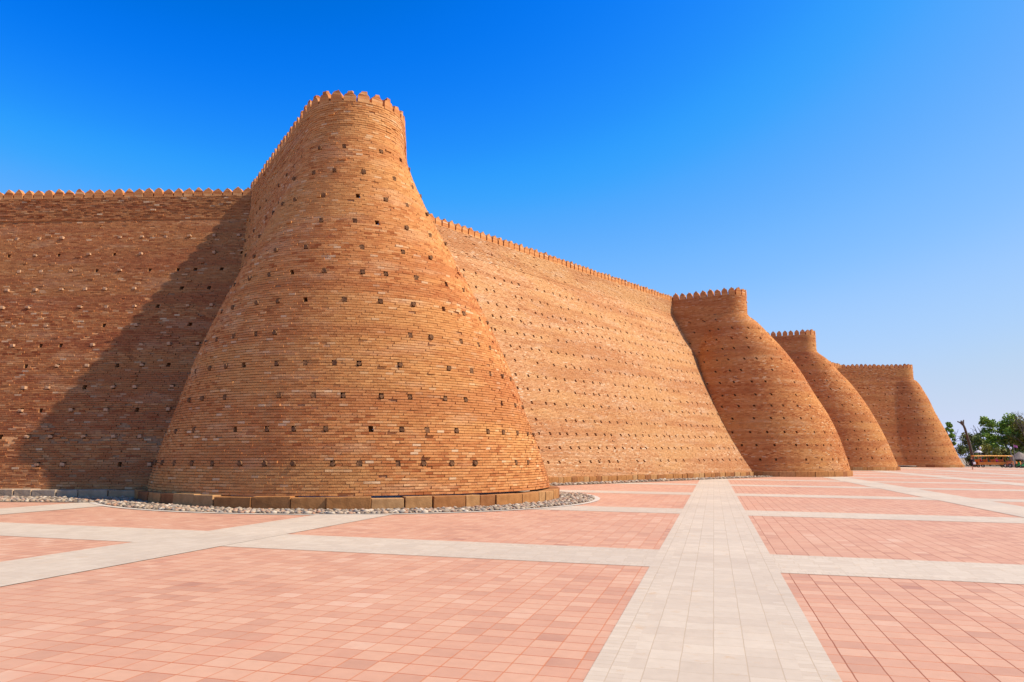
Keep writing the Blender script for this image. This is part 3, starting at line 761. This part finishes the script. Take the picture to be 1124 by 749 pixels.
# ------------------------------------------------------------------ people
def flat(name, c, rough=.75, spec=.25): return simple(name, c, .10, 9, rough, spec)
M_SKIN = flat('skin', (.42, .24, .16)); M_HAIR = flat('dark_hair', (.02, .015, .012))
def skin_body(name, verts, edges, mat, parent, sub=2):
    me = bpy.data.meshes.new(name); me.from_pydata([v[:3] for v in verts], edges, []); me.materials.append(mat)
    o = link(name, me, parent)
    md = o.modifiers.new('skin', 'SKIN'); md.use_smooth_shade = True
    if not me.skin_vertices: bpy.context.view_layer.update()
    sv = me.skin_vertices[0].data
    for i, v in enumerate(verts): sv[i].radius = (v[3], v[4] if len(v) > 4 else v[3])
    sv[0].use_root = True
    s2 = o.modifiers.new('sub', 'SUBSURF'); s2.levels = s2.render_levels = sub
    return o
def person(x, y, z, rz, label, shirt, trousers, pose='stand', hair=M_HAIR, bare_legs=False, s=1.0):
    root = empty('person', (x, y, z), label, 'person', None, rz); root.scale = (s, s, s)
    # skeleton faces -Y
    if pose == 'sit':
        hip = .45; J = dict(pel=(0, 0, hip), chest=(0, .04, hip+.38), neck=(0, .03, hip+.52), head0=(0, .01, hip+.60), head1=(0, -.01, hip+.78))
        legs = [[(sx*.09, -.02, hip), (sx*.11, -.42, hip+.03), (sx*.11, -.42, .09), (sx*.11, -.58, .04)] for sx in (-1, 1)]
        arms = [[(sx*.18, .04, hip+.46), (sx*.23, -.03, hip+.22), (sx*.13, -.26, hip+.10), (sx*.11, -.36, hip+.09)] for sx in (-1, 1)]
    else:
        hip = .90; k = .20 if pose == 'walk' else .03
        J = dict(pel=(0, 0, hip), chest=(0, -.02, hip+.38), neck=(0, -.02, hip+.53), head0=(0, -.03, hip+.62), head1=(0, -.05, hip+.80))
        legs = [[(sx*.09, 0, hip-.02), (sx*.10, -sx*k*.8-.03, .48), (sx*.10, -sx*k*1.2+(.10 if sx < 0 else 0)*(k > .1), .09), (sx*.11, -sx*k*1.2-.14, .035)] for sx in (-1, 1)]
        arms = [[(sx*.18, -.02, hip+.47), (sx*.24, sx*k*.5, hip+.20), (sx*.23, sx*k*.9-.08, hip-.04), (sx*.22, sx*k*.9-.12, hip-.12)] for sx in (-1, 1)]
    V = [(*J['pel'], .125, .10), (*J['chest'], .14, .10), (*J['neck'], .055, .055), (*J['head0'], .075, .085), (*J['head1'], .075, .085)]; E = [(0, 1), (1, 2), (2, 3), (3, 4)]
    for lg in legs:
        b = len(V); V += [(*lg[0], .085), (*lg[1], .058), (*lg[2], .042), (*lg[3], .035)]; E += [(0, b), (b, b+1), (b+1, b+2), (b+2, b+3)]
    for ar in arms:
        b = len(V); V += [(*ar[0], .055), (*ar[1], .043), (*ar[2], .033), (*ar[3], .035)]; E += [(1, b), (b, b+1), (b+1, b+2), (b+2, b+3)]
    skin_body('body', V, E, M_SKIN, root)
    V2 = [(*J['pel'][:2], J['pel'][2]+.02, .145, .12), (*J['chest'], .165, .125), (J['neck'][0], J['neck'][1], J['neck'][2]-.05, .08, .08)]; E2 = [(0, 1), (1, 2)]
    for ar in arms: b = len(V2); V2 += [(*ar[0], .075), (*ar[1], .06), (*[(p+q)/2 for p, q in zip(ar[1], ar[2])], .05)]; E2 += [(1, b), (b, b+1), (b+1, b+2)]
    skin_body('shirt', V2, E2, shirt, root)
    V3 = [(*J['pel'], .14, .115)]; E3 = []
    for lg in legs:
        b = len(V3); m = [(p+q)/2 for p, q in zip(lg[1], lg[2])]
        V3 += [(*lg[0], .105), (*lg[1], .078)] + ([] if bare_legs else [(*m, .068), (*[p+(q-p)*.9 for p, q in zip(lg[1], lg[2])], .06)])
        E3 += [(0, b), (b, b+1)] + ([] if bare_legs else [(b+1, b+2), (b+2, b+3)])
    skin_body('trousers', V3, E3, trousers, root)
    bm = bmesh.new(); bmesh.ops.create_uvsphere(bm, u_segments=14, v_segments=9, radius=1)
    h0 = Vector(J['head1']); 
    for v in bm.verts:
        v.co = Vector((v.co.x*.098, v.co.y*.112+.018, v.co.z*.105+.0)) + h0
        if v.co.z < h0.z-.02 and v.co.y < h0.y+.01: v.co += Vector((0, .05, .03))
    link('hair', mesh_bm('hair', bm, hair, True), root)
    return root
C_BLACK = flat('black_cloth', (.015, .015, .018)); C_PINK = flat('pink_cloth', (.75, .06, .22)); C_RED = flat('red_cloth', (.55, .04, .04)); C_NAVY = flat('navy_cloth', (.03, .04, .10))
C_WHITE = flat('white_cloth', (.7, .68, .66)); C_GREY = flat('grey_cloth', (.2, .19, .19)); C_SCARF = flat('pale_pink_cloth', (.75, .45, .42))
M_ORANGE = flat('orange_paint', (.50, .17, .02), .45, .4); M_CANOPY = flat('orange_canopy', (.85, .48, .12), .6); M_RUB = flat('black_rubber', (.02, .02, .02)); M_STEEL = flat('grey_steel', (.35, .35, .36), .4, .5)
M_SEAT = flat('brown_vinyl', (.25, .09, .03), .5); M_WHITEP = flat('white_paint', (.75, .76, .80), .5); M_GREENP = flat('green_paint', (.03, .30, .09), .45, .4); M_REDP = flat('red_paint', (.55, .03, .03), .45, .4)
def zg(px, D): return gz(PX(px, D), D)
person(PX(1060, 95), 95, zg(1060, 95), R(-60), 'person in dark clothes with a white bag walking past the farthest bastion', C_BLACK, C_BLACK, 'walk', bare_legs=True, s=.95)
bx = PX(1061.6, 95)
root = empty('shoulder_bag', (bx, 94.85, zg(1060, 95)+.85), 'white shoulder bag carried by the walking person', 'bag')
bm = bmesh.new(); bm_box(bm, (0, 0, 0), (.34, .14, .28), bev=.04); link('pouch', mesh_bm('pouch', bm, C_WHITE), root)
bm = bmesh.new(); bm_tube(bm, [(-.14, 0, .12), (-.16, 0, .38), (-.22, .02, .52), (-.02, .03, .40), (.14, 0, .12)], [.014]*5, 6); link('strap', mesh_bm('strap', bm, C_WHITE), root)

# ------------------------------------------------------------------ open shuttle with orange roof
D = 121.0; sx0 = PX(1082, D); sz = gz(sx0, D)
sh = empty('tourist_shuttle', (sx0, D, sz), 'open sided orange tourist shuttle with long orange roof and passengers, parked before the trees', 'shuttle', None, R(-3))
bm = bmesh.new(); bm_box(bm, (0, 0, .52), (5.5, 1.5, .16), bev=.03)
for y in (-.75, .75): bm_box(bm, (0, y, .66), (5.3, .05, .42), bev=.02)
link('body', mesh_bm('body', bm, M_ORANGE), sh)
bm = bmesh.new(); bm_box(bm, (2.72, 0, .78), (.10, 1.5, .62), bev=.04); link('front_panel', mesh_bm('front_panel', bm, M_ORANGE), sh)
bm = bmesh.new(); n = 9
g = [[bm.verts.new((-2.95+5.9*i/10, -.85+1.7*j/(n-1), 1.80+.14*math.sin(math.pi*j/(n-1))+.03*math.sin(math.pi*i/10))) for j in range(n)] for i in range(11)]
for i in range(10):
    for j in range(n-1): bm.faces.new((g[i][j], g[i+1][j], g[i+1][j+1], g[i][j+1]))
bmesh.ops.solidify(bm, geom=bm.faces[:], thickness=.07); ro = link('roof', mesh_bm('roof', bm, M_CANOPY), sh)
for i in range(5):
    for y in (-.74, .74):
        bm = bmesh.new(); bm_tube(bm, [(-2.6+1.3*i, y, .55), (-2.6+1.3*i, y, 1.84)], [.025, .025], 8); link('post', mesh_bm('post', bm, M_ORANGE), sh)
for i in range(4):
    x = -2.1+1.25*i; bm = bmesh.new(); bm_box(bm, (x, 0, .78), (.45, 1.36, .12), bev=.03); o = link('bench', mesh_bm('bench', bm, M_SEAT), sh)
    bm = bmesh.new(); bm_box(bm, (x-.25, 0, 1.06), (.07, 1.36, .5), bev=.03); link('backrest', mesh_bm('backrest', bm, M_ORANGE), sh)
def wheel(parent, c, r, w, axis='Y'):
    M = Matrix.Translation(c) @ (Matrix.Rotation(math.pi/2, 4, 'X') if axis == 'Y' else Matrix.Rotation(math.pi/2, 4, 'Y'))
    bm = bmesh.new(); N = 20; prof = [(r*.62, -w/2), (r*.92, -w/2), (r, -w*.25), (r, w*.25), (r*.92, w/2), (r*.62, w/2)]
    rr = [[bm.verts.new((a*math.cos(6.2832*k/N), a*math.sin(6.2832*k/N), b)) for a, b in prof] for k in range(N)]
    for k in range(N):
        for q in range(len(prof)): bm.faces.new((rr[k][q], rr[(k+1) % N][q], rr[(k+1) % N][(q+1) % 6], rr[k][(q+1) % 6]))
    bmesh.ops.transform(bm, matrix=M, verts=bm.verts); bmesh.ops.recalc_face_normals(bm, faces=bm.faces)
    t = link('wheel', mesh_bm('wheel', bm, M_RUB), parent)
    bm = bmesh.new(); bm_tube(bm, [(0, 0, -w*.2), (0, 0, w*.2)], [r*.16]*2, 10)
    for k in range(5):
        a = 6.2832*k/5; bm_tube(bm, [(r*.1*math.cos(a), r*.1*math.sin(a), 0), (r*.66*math.cos(a), r*.66*math.sin(a), 0)], [r*.05]*2, 6)
    bmesh.ops.transform(bm, matrix=M, verts=bm.verts); link('rim', mesh_bm('rim', bm, M_STEEL), t)
for x in (-1.9, 1.9):
    for y in (-.66, .66): wheel(sh, (x, y, .26), .26, .16)
for y in (-.5, .5):
    bm = bmesh.new(); bm_tube(bm, [(2.75, y, .85), (2.81, y, .85)], [.09, .08], 12); link('headlight', mesh_bm('headlight', bm, M_WHITEP), sh)
for (i, y, cl, tr, lab) in ((0, -.4, C_RED, C_NAVY, 'person in a red top seated at the rear of the orange shuttle'), (1, -.1, C_NAVY, C_GREY, 'person in dark blue seated on the second bench of the orange shuttle'),
                            (2, -.42, C_PINK, C_NAVY, 'person in a bright pink top seated in the middle of the orange shuttle'), (3, -.2, C_BLACK, C_BLACK, 'person in black seated on the front bench of the orange shuttle')):
    lx = -2.1+1.25*i; p = Matrix.Rotation(R(-3), 4, 'Z') @ Vector((lx+.02, y, 0))
    person(sx0+p.x, D+p.y, sz+.40, R(90-3), lab, cl, tr, 'sit')

# ------------------------------------------------------------------ parasol, lamps, flag, kiosk, chairs, cycles
D = 126; x = PX(1068, D); z = gz(x, D); root = empty('parasol', (x, D, z), 'pale blue white parasol standing left of the shuttle roof', 'parasol')
bm = bmesh.new(); bm_tube(bm, [(0, 0, 0), (0, 0, 2.75)], [.03, .025], 8); link('pole', mesh_bm('pole', bm, M_STEEL), root)
bm = bmesh.new(); ap = bm.verts.new((0, 0, 2.85)); N = 8; r1 = [bm.verts.new((.38*math.cos(6.2832*k/N), .38*math.sin(6.2832*k/N), 2.70)) for k in range(N)]; r2_ = [bm.verts.new((.65*math.cos(6.2832*k/N), .65*math.sin(6.2832*k/N), 2.45)) for k in range(N)]
for k in range(N): bm.faces.new((ap, r1[k], r1[(k+1) % N])); bm.faces.new((r1[k], r2_[k], r2_[(k+1) % N], r1[(k+1) % N]))
bmesh.ops.solidify(bm, geom=bm.faces[:], thickness=.02); link('canopy', mesh_bm('canopy', bm, M_WHITEP), root)
for px, lab in ((1070.5, 'street lamp with a white globe rising behind the parasol'), (1103.3, 'street lamp with a white globe left of the kiosk')):
    D = 131; x = PX(px, D); root = empty('street_lamp', (x, D, gz(x, D)), lab, 'street lamp', 'white globe street lamps')
    bm = bmesh.new(); bm_tube(bm, [(0, 0, 0), (0, 0, .5), (0, 0, .52), (0, 0, 3.0)], [.09, .08, .045, .035], 10); link('post', mesh_bm('post', bm, M_STEEL), root)
    bm = bmesh.new(); bmesh.ops.create_uvsphere(bm, u_segments=16, v_segments=10, radius=.19, matrix=Matrix.Translation((0, 0, 3.25)) @ Matrix.Diagonal((1, 1, 1.35, 1))); link('globe', mesh_bm('globe', bm, M_WHITEP, True), root)
D = 130; x = PX(1107, D); root = empty('flag', (x, D, gz(x, D)), 'small pink flag on a thin pole above the kiosk', 'flag')
bm = bmesh.new(); bm_tube(bm, [(0, 0, 0), (0, 0, 3.95)], [.03, .02], 8); link('pole', mesh_bm('pole', bm, M_STEEL), root)
bm = bmesh.new(); gg = [[bm.verts.new((.02+.7*i/6, .06*math.sin(i*1.3), 3.45+.42*j-.03*i)) for j in range(2)] for i in range(7)]
for i in range(6): bm.faces.new((gg[i][0], gg[i+1][0], gg[i+1][1], gg[i][1]))
bmesh.ops.solidify(bm, geom=bm.faces[:], thickness=.012); link('cloth', mesh_bm('cloth', bm, flat('mauve_cloth', (.55, .18, .40))), root)
M_THATCH = simple('grey_thatch', (.23, .19, .16), .35, 18, .95, .1, .8)
D = 125; x = PX(1112, D); z = gz(x, D); root = empty('thatched_kiosk', (x, D, z), 'small kiosk with a grey brown thatched cone roof right of the shuttle', 'kiosk')
rgk = np.random.default_rng(5); bm = bmesh.new(); N = 18; pr = [(1.5, 1.28), (1.46, 1.40), (.9, 1.98), (.35, 2.42), (.04, 2.62)]
rr = [[bm.verts.new((r*(1+rgk.normal(0, .03))*math.cos(6.2832*k/N), r*math.sin(6.2832*k/N), zz+rgk.normal(0, .03))) for k in range(N)] for r, zz in pr]
for a, b in zip(rr, rr[1:]):
    for k in range(N): bm.faces.new((a[k], a[(k+1) % N], b[(k+1) % N], b[k]))
link('roof', mesh_bm('roof', bm, M_THATCH), root)
for k in range(6):
    a = 6.2832*k/6; bm = bmesh.new(); bm_tube(bm, [(1.2*math.cos(a), 1.2*math.sin(a), 0), (1.2*math.cos(a), 1.2*math.sin(a), 1.45)], [.05, .05], 8); link('post', mesh_bm('post', bm, M_BARK), root)
bm = bmesh.new(); bm_box(bm, (0, .3, .45), (1.5, .7, .9), bev=.02); link('counter', mesh_bm('counter', bm, M_SEAT), root)
D = 124; x = PX(1104, D); root = empty('stone_pillar', (x, D, gz(x, D)), 'rough grey pillar between the shuttle and the kiosk', 'pillar')
bm = bmesh.new(); bm_box(bm, (0, 0, .2), (.62, .62, .5), bev=.04); link('foot', mesh_bm('foot', bm, M_PALE), root)
bm = bmesh.new(); bm_tube(bm, [(0, 0, .4), (.02, 0, 1.2), (-.03, 0, 1.95), (0, 0, 2.1)], [.28, .25, .22, .10], 9); link('shaft', mesh_bm('shaft', bm, M_THATCH), root)
for px, lab in ((1104.8, 'orange chair beside the rough grey pillar'), (1109.5, 'orange chair in front of the kiosk counter'), (1113.5, 'orange chair at the right kiosk post')):
    D = 122.4; x = PX(px, D); root = empty('chair', (x, D, gz(x, D)), lab, 'chair', 'orange chairs around the kiosk', R(random.uniform(-40, 40)))
    bm = bmesh.new(); bm_box(bm, (0, 0, .45), (.46, .44, .05), bev=.015); link('seat', mesh_bm('seat', bm, M_ORANGE), root)
    bm = bmesh.new(); bm_box(bm, (0, .2, .75), (.46, .05, .5), bev=.02); link('backrest', mesh_bm('backrest', bm, M_ORANGE), root)
    for a in (-.2, .2):
        for b in (-.18, .18): bm = bmesh.new(); bm_tube(bm, [(a, b, 0), (a, b, .44)], [.02, .02], 6); link('leg', mesh_bm('leg', bm, M_STEEL), root)
def bicycle(px, D, rz, mat, label):
    x = PX(px, D); root = empty('bicycle', (x, D, gz(x, D)), label, 'bicycle', 'bicycles parked by the kiosk', rz)
    wheel(root, (-.52, 0, .33), .33, .05); wheel(root, (.52, 0, .33), .33, .05)
    bm = bmesh.new()
    for a, b in (((-.52, .33), (-.16, .78)), ((-.52, .33), (-.02, .30)), ((-.02, .30), (-.18, .85)), ((-.02, .30), (.38, .78)), ((-.16, .76), (.37, .80)), ((.52, .33), (.36, .98))):
        bm_tube(bm, [(a[0], 0, a[1]), (b[0], 0, b[1])], [.02, .02], 8)
    link('frame', mesh_bm('frame', bm, mat), root)
    bm = bmesh.new(); bm_box(bm, (-.19, 0, .89), (.26, .14, .06), bev=.02); link('saddle', mesh_bm('saddle', bm, M_RUB), root)
    bm = bmesh.new(); bm_tube(bm, [(.28, -.28, 1.0), (.36, -.1, 1.0), (.36, .1, 1.0), (.28, .28, 1.0)], [.016]*4, 8); link('handlebar', mesh_bm('handlebar', bm, M_STEEL), root)
bicycle(1099, 119.5, R(10), M_REDP, 'dark red bicycle parked at the front end of the shuttle')
bicycle(1104.5, 119, R(-12), M_STEEL, 'grey bicycle parked in front of the rough pillar')
def cart(px, D, rz, mat, label):
    x = PX(px, D); root = empty('pedal_cart', (x, D, gz(x, D)), label, 'pedal cart', 'pedal carts by the kiosk', rz)
    for a in (-.6, .6):
        for b in (-.38, .38): wheel(root, (a, b, .24), .24, .09)
    bm = bmesh.new(); bm_box(bm, (0, 0, .34), (1.5, .5, .12), bev=.03); bm_box(bm, (.5, 0, .48), (.5, .46, .18), bev=.05); bm_box(bm, (-.62, 0, .46), (.3, .72, .08), bev=.03); link('body', mesh_bm('body', bm, mat), root)
    bm = bmesh.new(); bm_box(bm, (-.2, 0, .47), (.42, .42, .10), bev=.03); link('seat', mesh_bm('seat', bm, M_RUB), root)
    bm = bmesh.new(); bm_box(bm, (-.42, 0, .70), (.08, .42, .42), bev=.03); link('backrest', mesh_bm('backrest', bm, mat), root)
    bm = bmesh.new(); bm_tube(bm, [(.45, 0, .5), (.18, 0, .82)], [.02, .02], 6); bm_tube(bm, [(.18, -.17, .84), (.14, 0, .74), (.18, .17, .84)], [.018]*3, 6); link('steering', mesh_bm('steering', bm, M_STEEL), root)
cart(1113, 118.5, R(15), M_GREENP, 'green pedal cart parked left of another green one before the kiosk')
cart(1119.5, 118.8, R(-10), M_GREENP, 'green pedal cart between its green twin and the red one')
cart(1126, 118, R(5), M_REDP, 'red pedal cart cut off by the right edge of the photo')
person(PX(1117.5, 121), 121, zg(1117, 121), R(30), 'person in a white top standing behind the green pedal carts', C_WHITE, C_GREY, 'stand')
